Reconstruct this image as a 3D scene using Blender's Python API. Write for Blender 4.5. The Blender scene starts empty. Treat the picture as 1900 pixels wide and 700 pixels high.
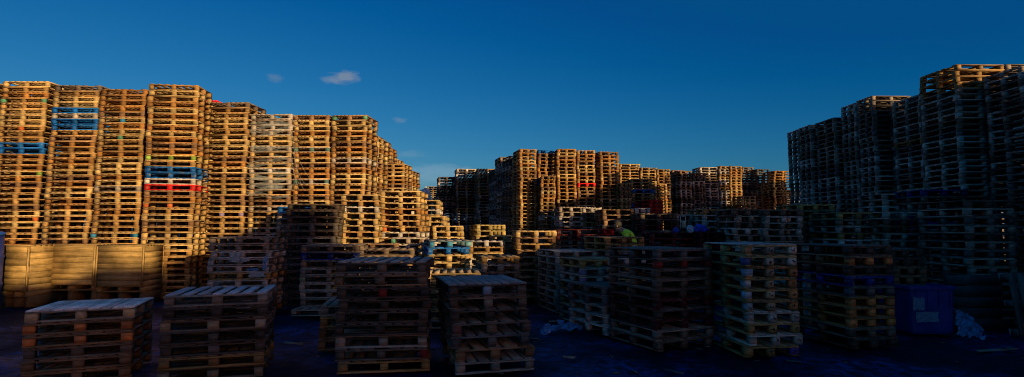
import bpy, bmesh, math, random
import numpy as np
from mathutils import Vector, Matrix
from mathutils.bvhtree import BVHTree

R = random.Random(11)
scn = bpy.context.scene
col = scn.collection
rad = math.radians

# ------------------------------------------------------------------ camera
EYE, FPX, TILT = 1.75, 1000.0, math.atan(75 / 1000)
cd = bpy.data.cameras.new('camera')
cam = bpy.data.objects.new('camera', cd)
col.objects.link(cam)
cam.location = (0, 0, EYE)
cam.rotation_euler = (math.pi / 2 + TILT, 0, 0)
cd.sensor_width, cd.lens = 36, 36 * FPX / 1900
cd.clip_start, cd.clip_end = 0.1, 6000
scn.camera = cam


def ray(px, py):
    u, v = (px - 950) / FPX, (350 - py) / FPX
    c, s = math.cos(TILT), math.sin(TILT)
    return Vector((u, c - v * s, s + v * c))


def at(px, py, d):                      # where the surveyed point at depth d stands
    r = ray(px, py)
    return Vector((0, 0, EYE)) + r * (d / r.y)


# ------------------------------------------------------------------ light and sky
SUN_AZ, SUN_EL = rad(38), math.atan(0.16)      # behind the camera, to the right
world = bpy.data.worlds.new('World')
scn.world = world
world.use_nodes = True
nt = world.node_tree
nt.nodes.clear()


def N(t, kind, **kw):
    n = t.nodes.new(kind)
    for k, v in kw.items():
        if k.startswith('i_'):
            n.inputs[k[2:].replace('_', ' ')].default_value = v
        else:
            setattr(n, k, v)
    return n


sky = N(nt, 'ShaderNodeTexSky', sky_type='NISHITA', sun_disc=False, sun_elevation=SUN_EL,
        sun_rotation=math.pi - SUN_AZ, altitude=50, air_density=1.0, dust_density=0.8, ozone_density=2.5)
SKY_K = 0.1
# the evening sky seen through a saturated phone camera: one curve per channel, everywhere the same
SKY_K = 0.1
sep = N(nt, 'ShaderNodeSeparateColor')
nt.links.new(sky.outputs[0], sep.inputs[0])
comb = N(nt, 'ShaderNodeCombineColor')


def chain(src, *ops):
    for op, v in ops:
        n = N(nt, 'ShaderNodeMath', operation=op)
        nt.links.new(src, n.inputs[0])
        n.inputs[1].default_value = v
        src = n.outputs[0]
    return src


for ch, ops in ((0, [('POWER', 2.3), ('MULTIPLY', .0068 / SKY_K), ('SUBTRACT', .007 / SKY_K), ('MAXIMUM', .001 / SKY_K), ('MINIMUM', 2.8 / SKY_K)]),
                (1, [('POWER', 1.15), ('MULTIPLY', .0500 / SKY_K), ('SUBTRACT', .020 / SKY_K), ('MAXIMUM', .070 / SKY_K), ('MINIMUM', 1.4 / SKY_K)]),
                (2, [('MULTIPLY', .082 / SKY_K), ('ADD', .02 / SKY_K), ('MAXIMUM', .225 / SKY_K), ('MINIMUM', .55 / SKY_K)])):
    nt.links.new(chain(sep.outputs[ch], *ops), comb.inputs[ch])
tc = N(nt, 'ShaderNodeTexCoord')
geo = tc.outputs['Generated']


def cloud(prev, px, py, wx, wz, colour, dens, scale):
    d = ray(px, py).normalized()
    sub = N(nt, 'ShaderNodeVectorMath', operation='SUBTRACT')
    sub.inputs[1].default_value = d
    nt.links.new(geo, sub.inputs[0])
    mp = N(nt, 'ShaderNodeVectorMath', operation='MULTIPLY')
    mp.inputs[1].default_value = (1 / wx, 1 / wx, 1 / wz)
    nt.links.new(sub.outputs[0], mp.inputs[0])
    ln = N(nt, 'ShaderNodeVectorMath', operation='LENGTH')
    nt.links.new(mp.outputs[0], ln.inputs[0])
    ns = N(nt, 'ShaderNodeTexNoise', i_Scale=scale, i_Detail=5.0, i_Roughness=0.6)
    ns.inputs['Scale'].default_value = scale
    sc = N(nt, 'ShaderNodeVectorMath', operation='MULTIPLY')
    sc.inputs[1].default_value = (1, 1, 2.2)
    nt.links.new(geo, sc.inputs[0])
    nt.links.new(sc.outputs[0], ns.inputs['Vector'])
    a = N(nt, 'ShaderNodeMath', operation='MULTIPLY_ADD')
    a.inputs[1].default_value = 2.2
    nt.links.new(ns.outputs[0], a.inputs[0])
    a.inputs[2].default_value = -0.1
    b = N(nt, 'ShaderNodeMath', operation='SUBTRACT')
    nt.links.new(a.outputs[0], b.inputs[0])
    nt.links.new(ln.outputs['Value'], b.inputs[1])
    c = N(nt, 'ShaderNodeMath', operation='MULTIPLY', use_clamp=True)
    c.inputs[1].default_value = 1.3
    nt.links.new(b.outputs[0], c.inputs[0])
    e = N(nt, 'ShaderNodeMath', operation='MULTIPLY')
    e.inputs[1].default_value = dens
    nt.links.new(c.outputs[0], e.inputs[0])
    m = N(nt, 'ShaderNodeMix', data_type='RGBA')
    nt.links.new(e.outputs[0], m.inputs[0])
    nt.links.new(prev, m.inputs[6])
    m.inputs[7].default_value = tuple(x / SKY_K for x in colour) + (1,)
    return m.outputs[2]


o = comb.outputs[0]
o = cloud(o, 642, 144, 0.030, 0.012, (0.21, 0.26, 0.34), 0.75, 34)
o = cloud(o, 612, 149, 0.018, 0.007, (0.17, 0.25, 0.36), 0.5, 40)
o = cloud(o, 510, 145, 0.014, 0.009, (0.13, 0.22, 0.34), 0.5, 40)
o = cloud(o, 740, 223, 0.014, 0.007, (0.16, 0.26, 0.37), 0.5, 40)
o = cloud(o, 765, 287, 0.035, 0.008, (0.16, 0.30, 0.42), 0.35, 30)
o = cloud(o, 820, 322, 0.09, 0.020, (0.26, 0.40, 0.52), 0.38, 22)
bg = N(nt, 'ShaderNodeBackground')
bg.inputs[1].default_value = SKY_K
nt.links.new(o, bg.inputs[0])
wo = N(nt, 'ShaderNodeOutputWorld')
nt.links.new(bg.outputs[0], wo.inputs[0])

sd = bpy.data.lights.new('sun', 'SUN')
sd.energy, sd.angle, sd.color = 5.0, rad(0.5), (1.0, 0.82, 0.41)
so = bpy.data.objects.new('sun', sd)
col.objects.link(so)
sdir = Vector((math.sin(SUN_AZ), -math.cos(SUN_AZ), math.tan(SUN_EL)))
so.rotation_euler = sdir.to_track_quat('Z', 'Y').to_euler()
so.location = (20, -30, 30)

scn.view_settings.view_transform = 'Standard'
scn.view_settings.look = 'None'
scn.view_settings.exposure = 0
scn.cycles.max_bounces = 5
scn.cycles.diffuse_bounces = 1
scn.cycles.filter_width = 0.9
scn.cycles.glossy_bounces = 2


# ------------------------------------------------------------------ materials
def mat(name):
    m = bpy.data.materials.new(name)
    m.use_nodes = True
    t = m.node_tree
    return m, t, t.nodes['Principled BSDF']


def ramp(t, src, a, b, lo=0.0, hi=1.0):
    n = N(t, 'ShaderNodeMapRange')
    n.inputs[1].default_value, n.inputs[2].default_value = lo, hi
    n.inputs[3].default_value, n.inputs[4].default_value = a, b
    t.links.new(src, n.inputs[0])
    return n.outputs[0]


def mul(t, a, b, kind='MULTIPLY', f=1.0):
    n = N(t, 'ShaderNodeMix', data_type='RGBA', blend_type=kind)
    n.inputs[0].default_value = f
    t.links.new(a, n.inputs[6])
    t.links.new(b, n.inputs[7])
    return n.outputs[2]


def wood_material(name, gl=3.0, gw=34.0):
    m, t, p = mat(name)
    at_ = N(t, 'ShaderNodeAttribute', attribute_name='Col')
    oi = N(t, 'ShaderNodeObjectInfo')
    base = mul(t, at_.outputs['Color'], oi.outputs['Color'])
    uv = N(t, 'ShaderNodeUVMap', uv_map='UVMap')
    sc = N(t, 'ShaderNodeVectorMath', operation='MULTIPLY')
    sc.inputs[1].default_value = (gl, gw, 1)
    t.links.new(uv.outputs[0], sc.inputs[0])
    rnd = N(t, 'ShaderNodeVectorMath', operation='ADD')
    t.links.new(sc.outputs[0], rnd.inputs[0])
    rv = N(t, 'ShaderNodeMath', operation='MULTIPLY')
    rv.inputs[1].default_value = 90
    t.links.new(oi.outputs['Random'], rv.inputs[0])
    t.links.new(rv.outputs[0], rnd.inputs[1])
    g = N(t, 'ShaderNodeTexNoise', i_Scale=1.0, i_Detail=4.0, i_Roughness=0.65)
    t.links.new(rnd.outputs[0], g.inputs['Vector'])
    base = mul(t, base, ramp(t, g.outputs[0], 0.62, 1.3, 0.3, 0.7))
    gp = N(t, 'ShaderNodeNewGeometry')
    d = N(t, 'ShaderNodeTexNoise', i_Scale=2.6, i_Detail=5.0, i_Roughness=0.7)
    t.links.new(gp.outputs['Position'], d.inputs['Vector'])
    base = mul(t, base, ramp(t, d.outputs[0], 0.6, 1.12, 0.33, 0.6))
    t.links.new(base, p.inputs['Base Color'])
    t.links.new(ramp(t, d.outputs[0], 0.55, 0.9), p.inputs['Roughness'])
    p.inputs['Specular IOR Level'].default_value = 0.3
    b = N(t, 'ShaderNodeBump', i_Strength=0.35, i_Distance=0.004)
    t.links.new(g.outputs[0], b.inputs['Height'])
    t.links.new(b.outputs[0], p.inputs['Normal'])
    return m


WOOD = wood_material('pallet_wood')
PAINT = wood_material('chipped_paint')
t_ = PAINT.node_tree
p_ = t_.nodes['Principled BSDF']
old = p_.inputs['Base Color'].links[0].from_socket
gp_ = N(t_, 'ShaderNodeNewGeometry')
ns_ = N(t_, 'ShaderNodeTexNoise', i_Scale=14.0, i_Detail=6.0, i_Roughness=.75)
t_.links.new(gp_.outputs['Position'], ns_.inputs['Vector'])
mx_ = N(t_, 'ShaderNodeMix', data_type='RGBA')
t_.links.new(ramp(t_, ns_.outputs[0], 0, 1, .56, .62), mx_.inputs[0])
t_.links.new(old, mx_.inputs[6])
mx_.inputs[7].default_value = (.22, .15, .085, 1)
t_.links.new(mx_.outputs[2], p_.inputs['Base Color'])


def plain(name, c, rough=0.6, noise=0.25, scale=8.0, spec=0.4, metal=0.0, trans=0.0):
    m, t, p = mat(name)
    gp = N(t, 'ShaderNodeTexCoord')
    d = N(t, 'ShaderNodeTexNoise', i_Scale=scale, i_Detail=6.0, i_Roughness=0.65)
    t.links.new(gp.outputs['Object'], d.inputs['Vector'])
    rg = N(t, 'ShaderNodeRGB')
    rg.outputs[0].default_value = tuple(c) + (1,)
    t.links.new(mul(t, rg.outputs[0], ramp(t, d.outputs[0], 1 - noise, 1 + noise, 0.3, 0.7)), p.inputs['Base Color'])
    p.inputs['Roughness'].default_value = rough
    p.inputs['Specular IOR Level'].default_value = spec
    p.inputs['Metallic'].default_value = metal
    if trans:
        p.inputs['Alpha'].default_value = 1 - trans
    b = N(t, 'ShaderNodeBump', i_Strength=0.2, i_Distance=0.01)
    t.links.new(d.outputs[0], b.inputs['Height'])
    t.links.new(b.outputs[0], p.inputs['Normal'])
    return m


# ------------------------------------------------------------------ boxes -> one mesh, with grain direction and colour
SIGN = np.array([[-1, -1, -1], [1, -1, -1], [1, 1, -1], [-1, 1, -1], [-1, -1, 1], [1, -1, 1], [1, 1, 1], [-1, 1, 1]], float) / 2
FACES = np.array([[0, 3, 2, 1], [4, 5, 6, 7], [0, 1, 5, 4], [1, 2, 6, 5], [2, 3, 7, 6], [3, 0, 4, 7]])


def box_arrays(bx):
    """bx rows: cx cy cz sx sy sz rz -> verts (n,8,3), uv (n,24,2)"""
    bx = np.asarray(bx, float)
    n = len(bx)
    loc = SIGN[None] * bx[:, None, 3:6]
    c, s = np.cos(bx[:, 6])[:, None], np.sin(bx[:, 6])[:, None]
    v = np.empty_like(loc)
    v[:, :, 0] = loc[:, :, 0] * c - loc[:, :, 1] * s
    v[:, :, 1] = loc[:, :, 0] * s + loc[:, :, 1] * c
    v[:, :, 2] = loc[:, :, 2]
    v += bx[:, None, 0:3]
    corner = loc[:, FACES.ravel()]                      # n,24,3
    la = np.argmax(bx[:, 3:6], axis=1)
    u = np.take_along_axis(corner, la[:, None, None].repeat(24, 1), 2)[:, :, 0]
    o1 = np.take_along_axis(corner, ((la + 1) % 3)[:, None, None].repeat(24, 1), 2)[:, :, 0]
    o2 = np.take_along_axis(corner, ((la + 2) % 3)[:, None, None].repeat(24, 1), 2)[:, :, 0]
    off = np.array([[(bx[i, 0] * 7.3 + bx[i, 2] * 11.7 + i * 3.17) % 50, (bx[i, 1] * 5.9 + i * 1.73) % 50] for i in range(n)])
    uv = np.stack([u, o1 + o2], 2) + off[:, None, :]
    return v, uv


def mesh_from(name, v, uv, colours, material):
    n = len(v)
    me = bpy.data.meshes.new(name)
    f = (np.arange(n)[:, None, None] * 8 + FACES[None]).reshape(-1)
    me.vertices.add(n * 8)
    me.vertices.foreach_set('co', v.reshape(-1).astype(np.float32))
    me.loops.add(n * 24)
    me.loops.foreach_set('vertex_index', f.astype(np.int32))
    me.polygons.add(n * 6)
    me.polygons.foreach_set('loop_start', (np.arange(n * 6) * 4).astype(np.int32))
    ul = me.uv_layers.new(name='UVMap')
    ul.data.foreach_set('uv', uv.reshape(-1).astype(np.float32))
    ca = me.color_attributes.new('Col', 'FLOAT_COLOR', 'CORNER')
    cc = np.concatenate([np.asarray(colours, float), np.ones((n, 1))], 1)
    ca.data.foreach_set('color', cc.repeat(24, 0).reshape(-1).astype(np.float32))
    me.materials.append(material)
    me.update(calc_edges=True)
    me.validate()
    return me


# ------------------------------------------------------------------ pallets
H0 = 0.15


def template(typ, W, D, seed):
    """list of (part, index, box row, shade)"""
    r = random.Random(seed * 977 + int(W * 100) * 7 + int(D * 100) + len(typ))
    j = lambda a: r.uniform(-a, a)
    out = []
    bw = 0.10
    xs = [-W / 2 + 0.062, j(.012), W / 2 - 0.062]
    ys = [-D / 2 + 0.055, j(.012), D / 2 - 0.055]
    n = {'uk': [9, 7, 7, 8], 'slat': [9, 9, 9, 9], 'wide': [7, 7, 7, 7], 'long': [5, 6, 5, 7], 'end': [5, 7, 5, 6]}[typ][seed % 4]
    if typ == 'long':
        n = max(4, round(n * D / 0.9))
        step = D / n
        for i in range(n):
            w = step * r.uniform(.66, .86)
            if r.random() < .05 and 0 < i < n - 1:
                continue
            out.append(('deck', i, (j(.006), -D / 2 + step * (i + .5) + j(.006), .1395 + j(.0008), W - abs(j(.015)), w, .019, j(.006)), r.uniform(.78, 1.3)))
    else:
        step = W / n
        for i in range(n):
            w = step * (r.uniform(.62, .9) if typ != 'slat' else r.uniform(.85, .92))
            if typ == 'wide':
                w = step * r.uniform(.52, .66)
            if r.random() < .04 and 0 < i < n - 1 and typ in ('uk', 'end'):
                continue
            out.append(('deck', i, (-W / 2 + step * (i + .5) + j(.006), j(.006), .1395 + j(.0008), w, D - abs(j(.02)), .019, j(.008)), r.uniform(.78, 1.3)))
    for i in range(3):
        if typ == 'long':
            out.append(('stringer', i, (xs[i], 0, .1215, .105, D - .012, .0165, j(.004)), r.uniform(.9, 1.25)))
        else:
            out.append(('stringer', i, (0, ys[i] - (.004 if i == 0 else 0), .1215, W - .012 + j(.01), bw, .0165, j(.004)), r.uniform(.9, 1.25)))
    k = 0
    for iy in range(3):
        for ix in range(3):
            out.append(('block', k, (xs[ix] + j(.008), ys[iy] + (.002 if iy == 0 else 0) + j(.004), .066, .106 + j(.012), .096 + j(.006), .0935, j(.03)), r.uniform(.62, 1.02)))
            k += 1
    for i in range(3):
        if typ == 'end':
            out.append(('bottom_board', i, (xs[i], 0, .0095, .10 + j(.01), D - abs(j(.02)), .019, j(.006)), r.uniform(.9, 1.25)))
        else:
            out.append(('bottom_board', i, (j(.006), ys[i] + j(.004), .0095, W - abs(j(.02)), bw + j(.008), .019, j(.006)), r.uniform(.9, 1.25)))
    return out


TONES = {                       # colour, word in the label
    'pale': ((.56, .40, .16), 'pale'),
    'tan': ((.43, .26, .085), 'tan'),
    'amber': ((.39, .19, .045), 'amber'),
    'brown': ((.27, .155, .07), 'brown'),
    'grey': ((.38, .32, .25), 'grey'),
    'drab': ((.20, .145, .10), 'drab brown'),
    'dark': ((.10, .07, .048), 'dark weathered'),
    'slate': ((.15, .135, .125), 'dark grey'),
    'blue': ((.004, .15, .58), 'blue painted'),
    'navy': ((.006, .03, .26), 'dark blue painted'),
    'paleblue': ((.06, .15, .22), 'pale blue'),
    'red': ((.82, .018, .012), 'red painted'),
    'maroon': ((.09, .008, .010), 'dark red painted'),
    'yellow': ((.52, .40, .13), 'yellowish'),
    'green': ((.12, .22, .12), 'green tinted'),
    'white': ((.55, .50, .42), 'whitish'),
    'ash': ((.60, .55, .48), 'light grey'),
}
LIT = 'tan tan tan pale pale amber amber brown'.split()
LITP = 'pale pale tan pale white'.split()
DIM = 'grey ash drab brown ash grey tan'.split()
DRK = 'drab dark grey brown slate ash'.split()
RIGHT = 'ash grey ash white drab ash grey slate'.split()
ORANGE = (.85, .30, .085)
GREENB, LIMEB, BLUEB, ORB, VIOB, REDB = (.12, .36, .20), (.26, .42, .05), (.05, .30, .55), (.62, .16, .03), (.30, .24, .42), (.35, .03, .02)
SKYB = (.34, .47, .58)

P = []            # every pallet: dict


def stack(name, phrase, xl=None, xr=None, y=None, d=None, W=1.2, D=1.0, yaw=0, typ='uk', tones=LIT, over=None,
          n=None, z=None, rows=0, cols=0, lean=(0, 0), jit=.018, light='', base=None, seed=None, hp=None, top=None, h=H0, rowdrop=.25):
    yaw = rad(yaw)
    f, b = Vector((math.cos(yaw), math.sin(yaw), 0)), Vector((-math.sin(yaw), math.cos(yaw), 0))
    if base is None:
        c = at(xl if xl is not None else xr, y, d)
        z = c.z if z is None else z
        cen = c + f * (W / 2 if xl is not None else -W / 2) + b * D / 2
    else:
        cen = Vector(base)
    if n is None:
        n = max(1, round(z / h))
    h = z / n if z else h
    over = over or {}
    r = random.Random(seed if seed is not None else sum(map(ord, name)) * 31)
    for rw in range(rows + 1):
        for cl in range(min(cols, 0), max(cols, 0) + 1):
            front = rw == 0 and cl == 0
            nn = n if front else max(3, n - r.randint(0, 3) - int(rw * rowdrop * 4))
            base_c = cen + b * (D + .05) * rw + f * (W + .05) * cl
            wander = Vector((0, 0))
            hz = 0.0
            for k in range(nn):
                it = nn - 1 - k if front else -99            # index from the top
                ov = over.get(it, {})
                wander += Vector((r.gauss(0, jit * .35), r.gauss(0, jit * .3)))
                wander *= .93
                hh = h
                t = k / max(1, nn)
                off = f * (wander.x + r.uniform(-jit, jit) * .7 + lean[0] * t) + b * (wander.y + r.uniform(-jit, jit) * .5 + lean[1] * t)
                if 'dx' in ov:
                    off += f * ov['dx']
                if 'dy' in ov:
                    off += b * ov['dy']
                tone = ov.get('tone') or r.choice(tones)
                tp = ov.get('typ', typ)
                if typ in ('uk', 'end', 'long') and 'typ' not in ov and r.random() < .12 and it != 0:
                    tp = {'uk': 'long', 'long': 'uk', 'end': 'uk'}[typ]
                P.append(dict(stack=name, phrase=phrase, it=it, n=nn, pos=Vector((base_c.x + off.x, base_c.y + off.y, hz)), h=hh,
                              yaw=yaw + r.gauss(0, jit * .8) + rad(ov.get('yaw', 0)), W=W, D=D, typ=tp, seed=ov.get('seed', r.randint(0, 3)), tone=tone,
                              deck=ov.get('deck'), blocks=ov.get('blocks', {}), light=light, extra=ov.get('label'),
                              note=ov.get('note'), front=front, var=r.uniform(.82, 1.16)))
                hz += hh


def place(name, phrase, x, yn, z, W, D, **kw):     # stack given by its left-near corner on the ground
    stack(name, phrase, base=(x + W / 2, yn + D / 2, 0), z=z, W=W, D=D, **kw)


# ---- foreground, in shade
OB = {0: ORANGE, 1: ORANGE, 2: ORANGE}
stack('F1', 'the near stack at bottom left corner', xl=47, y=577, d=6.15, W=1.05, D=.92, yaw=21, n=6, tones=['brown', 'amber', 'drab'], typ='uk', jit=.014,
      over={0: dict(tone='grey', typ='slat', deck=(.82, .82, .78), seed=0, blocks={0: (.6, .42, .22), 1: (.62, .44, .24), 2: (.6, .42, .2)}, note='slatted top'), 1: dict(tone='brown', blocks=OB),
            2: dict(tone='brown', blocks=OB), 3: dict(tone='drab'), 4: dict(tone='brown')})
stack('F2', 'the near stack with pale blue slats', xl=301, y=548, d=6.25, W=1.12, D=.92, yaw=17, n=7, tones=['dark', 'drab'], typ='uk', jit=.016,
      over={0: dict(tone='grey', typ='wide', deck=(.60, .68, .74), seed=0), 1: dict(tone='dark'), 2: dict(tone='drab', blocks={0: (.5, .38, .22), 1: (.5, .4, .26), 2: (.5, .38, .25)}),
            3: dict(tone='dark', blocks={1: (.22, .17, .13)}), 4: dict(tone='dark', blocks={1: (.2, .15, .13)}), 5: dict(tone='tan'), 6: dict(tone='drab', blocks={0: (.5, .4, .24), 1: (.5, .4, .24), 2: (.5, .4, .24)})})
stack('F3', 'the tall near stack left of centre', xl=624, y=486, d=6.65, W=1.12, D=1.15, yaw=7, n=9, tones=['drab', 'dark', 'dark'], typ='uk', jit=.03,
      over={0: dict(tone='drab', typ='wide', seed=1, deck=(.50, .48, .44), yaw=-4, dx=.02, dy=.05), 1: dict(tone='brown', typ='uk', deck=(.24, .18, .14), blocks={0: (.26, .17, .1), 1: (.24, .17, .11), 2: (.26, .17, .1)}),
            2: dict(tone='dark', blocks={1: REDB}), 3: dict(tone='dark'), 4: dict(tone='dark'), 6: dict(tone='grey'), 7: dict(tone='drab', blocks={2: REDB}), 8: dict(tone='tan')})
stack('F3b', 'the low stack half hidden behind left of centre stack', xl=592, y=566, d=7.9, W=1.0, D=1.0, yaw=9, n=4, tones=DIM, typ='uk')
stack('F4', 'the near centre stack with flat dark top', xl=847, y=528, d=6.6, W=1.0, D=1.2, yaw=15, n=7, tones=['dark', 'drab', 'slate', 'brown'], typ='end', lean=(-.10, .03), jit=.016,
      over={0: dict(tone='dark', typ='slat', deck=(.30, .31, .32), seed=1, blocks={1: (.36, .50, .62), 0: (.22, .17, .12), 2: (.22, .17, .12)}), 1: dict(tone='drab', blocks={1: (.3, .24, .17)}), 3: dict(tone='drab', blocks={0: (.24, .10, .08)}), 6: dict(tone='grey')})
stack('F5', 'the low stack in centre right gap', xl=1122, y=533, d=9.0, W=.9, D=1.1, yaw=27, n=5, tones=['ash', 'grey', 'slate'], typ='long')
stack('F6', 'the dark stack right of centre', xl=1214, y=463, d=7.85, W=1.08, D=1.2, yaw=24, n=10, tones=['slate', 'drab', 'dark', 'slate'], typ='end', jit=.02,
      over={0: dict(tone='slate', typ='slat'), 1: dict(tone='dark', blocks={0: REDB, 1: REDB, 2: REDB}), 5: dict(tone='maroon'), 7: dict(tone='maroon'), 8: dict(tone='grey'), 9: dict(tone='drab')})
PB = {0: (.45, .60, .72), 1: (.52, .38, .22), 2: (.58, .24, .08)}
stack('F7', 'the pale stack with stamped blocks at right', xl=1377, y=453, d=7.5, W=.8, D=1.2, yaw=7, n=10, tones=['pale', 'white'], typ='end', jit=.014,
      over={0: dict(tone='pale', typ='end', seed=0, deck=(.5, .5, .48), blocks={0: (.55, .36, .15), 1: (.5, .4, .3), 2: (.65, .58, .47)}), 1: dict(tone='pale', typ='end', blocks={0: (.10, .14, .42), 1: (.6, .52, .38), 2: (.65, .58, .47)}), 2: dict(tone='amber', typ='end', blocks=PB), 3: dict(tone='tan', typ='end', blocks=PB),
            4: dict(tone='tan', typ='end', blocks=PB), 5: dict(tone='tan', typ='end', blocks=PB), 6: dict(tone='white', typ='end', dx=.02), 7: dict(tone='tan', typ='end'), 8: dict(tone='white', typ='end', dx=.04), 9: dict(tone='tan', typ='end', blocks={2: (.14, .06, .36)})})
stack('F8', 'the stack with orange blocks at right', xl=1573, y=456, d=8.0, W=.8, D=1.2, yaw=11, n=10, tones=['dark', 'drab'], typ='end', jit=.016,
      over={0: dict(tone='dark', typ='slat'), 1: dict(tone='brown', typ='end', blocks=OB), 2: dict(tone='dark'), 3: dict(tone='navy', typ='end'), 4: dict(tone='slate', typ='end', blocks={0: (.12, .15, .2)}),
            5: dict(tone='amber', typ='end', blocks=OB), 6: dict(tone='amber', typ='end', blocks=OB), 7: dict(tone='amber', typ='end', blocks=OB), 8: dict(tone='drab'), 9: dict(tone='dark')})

# ---- middle, mostly in shade
stack('M1', 'the littered stack before the sunlit wall', xl=388, y=440, d=11.0, W=1.2, D=1.0, yaw=6, n=11, tones=DIM, typ='uk', jit=.035)
stack('M2', 'the tall dark stack before the sunlit wall', xl=531, y=378, d=12.5, W=1.2, D=1.0, yaw=4, n=15, tones=['dark', 'slate', 'dark'], typ='uk', jit=.03, rows=0)
stack('M2b', 'the stack behind the tall dark stack', xl=513, y=384, d=13.6, W=1.0, D=.8, yaw=2, tones=DRK, over={0: dict(tone='blue')})
stack('M3', 'the blue banded stack left of centre', xl=559, y=455, d=11.3, W=1.2, D=1.0, yaw=3, n=9, tones=['grey', 'tan', 'drab'], typ='uk',
      over={0: dict(tone='drab'), 1: dict(tone='navy', typ='long'), 2: dict(tone='drab'), 3: dict(tone='grey'), 4: dict(tone='grey', blocks={0: (.28, .36, .22)})})
stack('M3low', 'the mud alone', xl=539, y=572, d=11.0, W=1.2, D=.55, yaw=1, n=1, z=.14, tones=['grey'], typ='wide', over={0: dict(tone='grey', note='lone')})
stack('M4', 'the brown topped stack behind left of centre stack', xl=662, y=462, d=11.6, W=1.2, D=1.0, yaw=5, n=9, tones=['brown', 'drab'], typ='wide')
stack('M4b', 'the shaded stack below the sunlit narrow stacks', xl=640, y=452, d=12.7, W=1.2, D=.9, yaw=4, tones=['brown', 'drab'], typ='wide')
stack('M5', 'the blue topped stack in centre', xl=793, y=446, d=11.4, W=.9, D=1.2, yaw=14, n=10, tones=LITP, typ='end', light='sunlit',
      over={0: dict(tone='paleblue', typ='end', deck=(.2, .2, .2), blocks={0: BLUEB, 1: BLUEB, 2: (.2, .45, .5)}), 1: dict(tone='blue', typ='end'), 2: dict(tone='pale'), 3: dict(tone='pale')})
stack('M6', 'the low stack in front of the blue topped stack', xl=786, y=506, d=9.6, W=1.0, D=1.0, yaw=6, n=6, tones=['tan', 'pale', 'grey'], typ='wide', over={0: dict(tone='pale', deck=(.45, .35, .2))})
stack('M7', 'the stack right of the blue topped stack', xl=891, y=477, d=10.9, W=.8, D=1.0, yaw=10, n=8, tones=['grey', 'tan', 'drab'], typ='end')
stack('M8', 'the sunlit stack behind right of blue topped stack', xl=868, y=447, d=13.4, W=.9, D=1.2, yaw=3, tones=LITP, typ='end', light='sunlit')
stack('M8b', 'the sunlit stack at the end of middle row', xl=910, y=437, d=14.6, W=.75, D=1.2, yaw=3, tones=LITP, typ='end', light='sunlit')
stack('M9', 'the yellow tinted sunlit stack in centre', xl=883, y=417, d=15.2, W=.85, D=1.2, yaw=14, tones=LITP, typ='end', light='sunlit', over={0: dict(tone='yellow'), 1: dict(tone='yellow')})
stack('M10', 'the sunlit stack left of yellow tinted stack', xl=803, y=419, d=15.0, W=.88, D=1.2, yaw=14, tones=LITP, typ='end', light='sunlit')
stack('M10b', 'the stack behind the blue topped stack', xl=724, y=441, d=12.9, W=.85, D=1.0, yaw=4, tones=LITP, typ='end', light='sunlit', over={0: dict(tone='grey', blocks={0: GREENB}), 1: dict(tone='white')})
stack('M11', 'the stack with a sunlit top below centre block', xl=958, y=428, d=13.0, W=1.0, D=1.2, yaw=6, tones=['brown', 'drab', 'tan'], typ='end', over={0: dict(tone='pale')})
stack('M12', 'the pale long stack right of centre', xl=1031, y=466, d=11.4, W=1.0, D=1.2, yaw=17, n=9, tones=['grey', 'grey', 'white'], typ='end')
stack('M13', 'the stack with violet blocks right of centre', xl=1077, y=482, d=9.9, W=.8, D=1.0, yaw=18, n=8, tones=['white', 'tan', 'grey'], typ='end',
      over={1: dict(tone='white', blocks={0: VIOB, 1: (.4, .35, .28)}), 2: dict(tone='white', blocks={0: VIOB}), 3: dict(tone='amber')})
stack('M14', 'the stack in front of the worker', xl=1127, y=440, d=11.3, W=.9, D=1.2, yaw=15, tones=['white', 'grey', 'tan'], typ='end')
for i, (x, y, d, W) in enumerate(((1206, 432, 13.2, 1.2), (1296, 431, 13.0, 1.0))):
    stack('Q%d' % i, ['the dark red stack under the small machine', 'the dark red stack under the blue sack'][i], xl=x, y=y, d=d, W=W, D=1.0, tones=['maroon'], typ='long', jit=.01)
stack('MP', 'the mud under the worker', base=(2.95, 13.3, 0), z=.15, n=1, W=1.2, D=1.0, tones=['grey'], typ='uk')
stack('Q2', 'the dark red stack behind the worker', xl=1030, y=426, d=14.6, W=1.2, D=1.0, tones=['maroon', 'drab'], typ='long', over={0: dict(tone='maroon'), 1: dict(tone='maroon')})
stack('Q3', 'the red edged stack behind the worker', xl=1104, y=426, d=15, W=.5, D=1.0, tones=['red', 'maroon'], typ='long', over={0: dict(tone='red'), 1: dict(tone='maroon')})
stack('N1', 'the left shaded stack below centre block', xl=1037, y=384, d=17.0, W=.8, D=1.2, yaw=3, tones=DIM, typ='end')
stack('N2', 'the right shaded stack below centre block', xl=1083, y=385, d=17.0, W=.62, D=1.2, yaw=3, tones=DIM, typ='end')
stack('N0', 'the dark stack at foot of the centre block', xl=1003, y=392, d=18.5, W=.8, D=1.2, yaw=3, tones=DRK, typ='end')
stack('N3', 'the dark stack right of the worker', xl=1118, y=388, d=15.5, W=.95, D=1.2, yaw=2, tones=DRK, typ='end')
stack('N4', 'the narrow stack right of the worker', xl=1178, y=386, d=15.5, W=.45, D=1.0, yaw=2, tones=DIM, typ='end')
stack('N5', 'the shaded stack below the red crate stack', xl=1190, y=396, d=14.6, W=1.0, D=1.0, yaw=1, tones=DRK, typ='end', over={i: dict(tone=t) for i, t in enumerate(['drab', 'dark', 'maroon', 'dark', 'maroon'])})
stack('N6', 'the dark stack behind the small machine', xl=1250, y=398, d=15.0, W=.9, D=1.0, tones=DIM, typ='end')
stack('M17', 'the yellow edged stack right of the small machine', xl=1304, y=388, d=14.2, W=.9, D=1.2, tones=DIM, typ='end', over={0: dict(tone='tan')})
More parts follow.
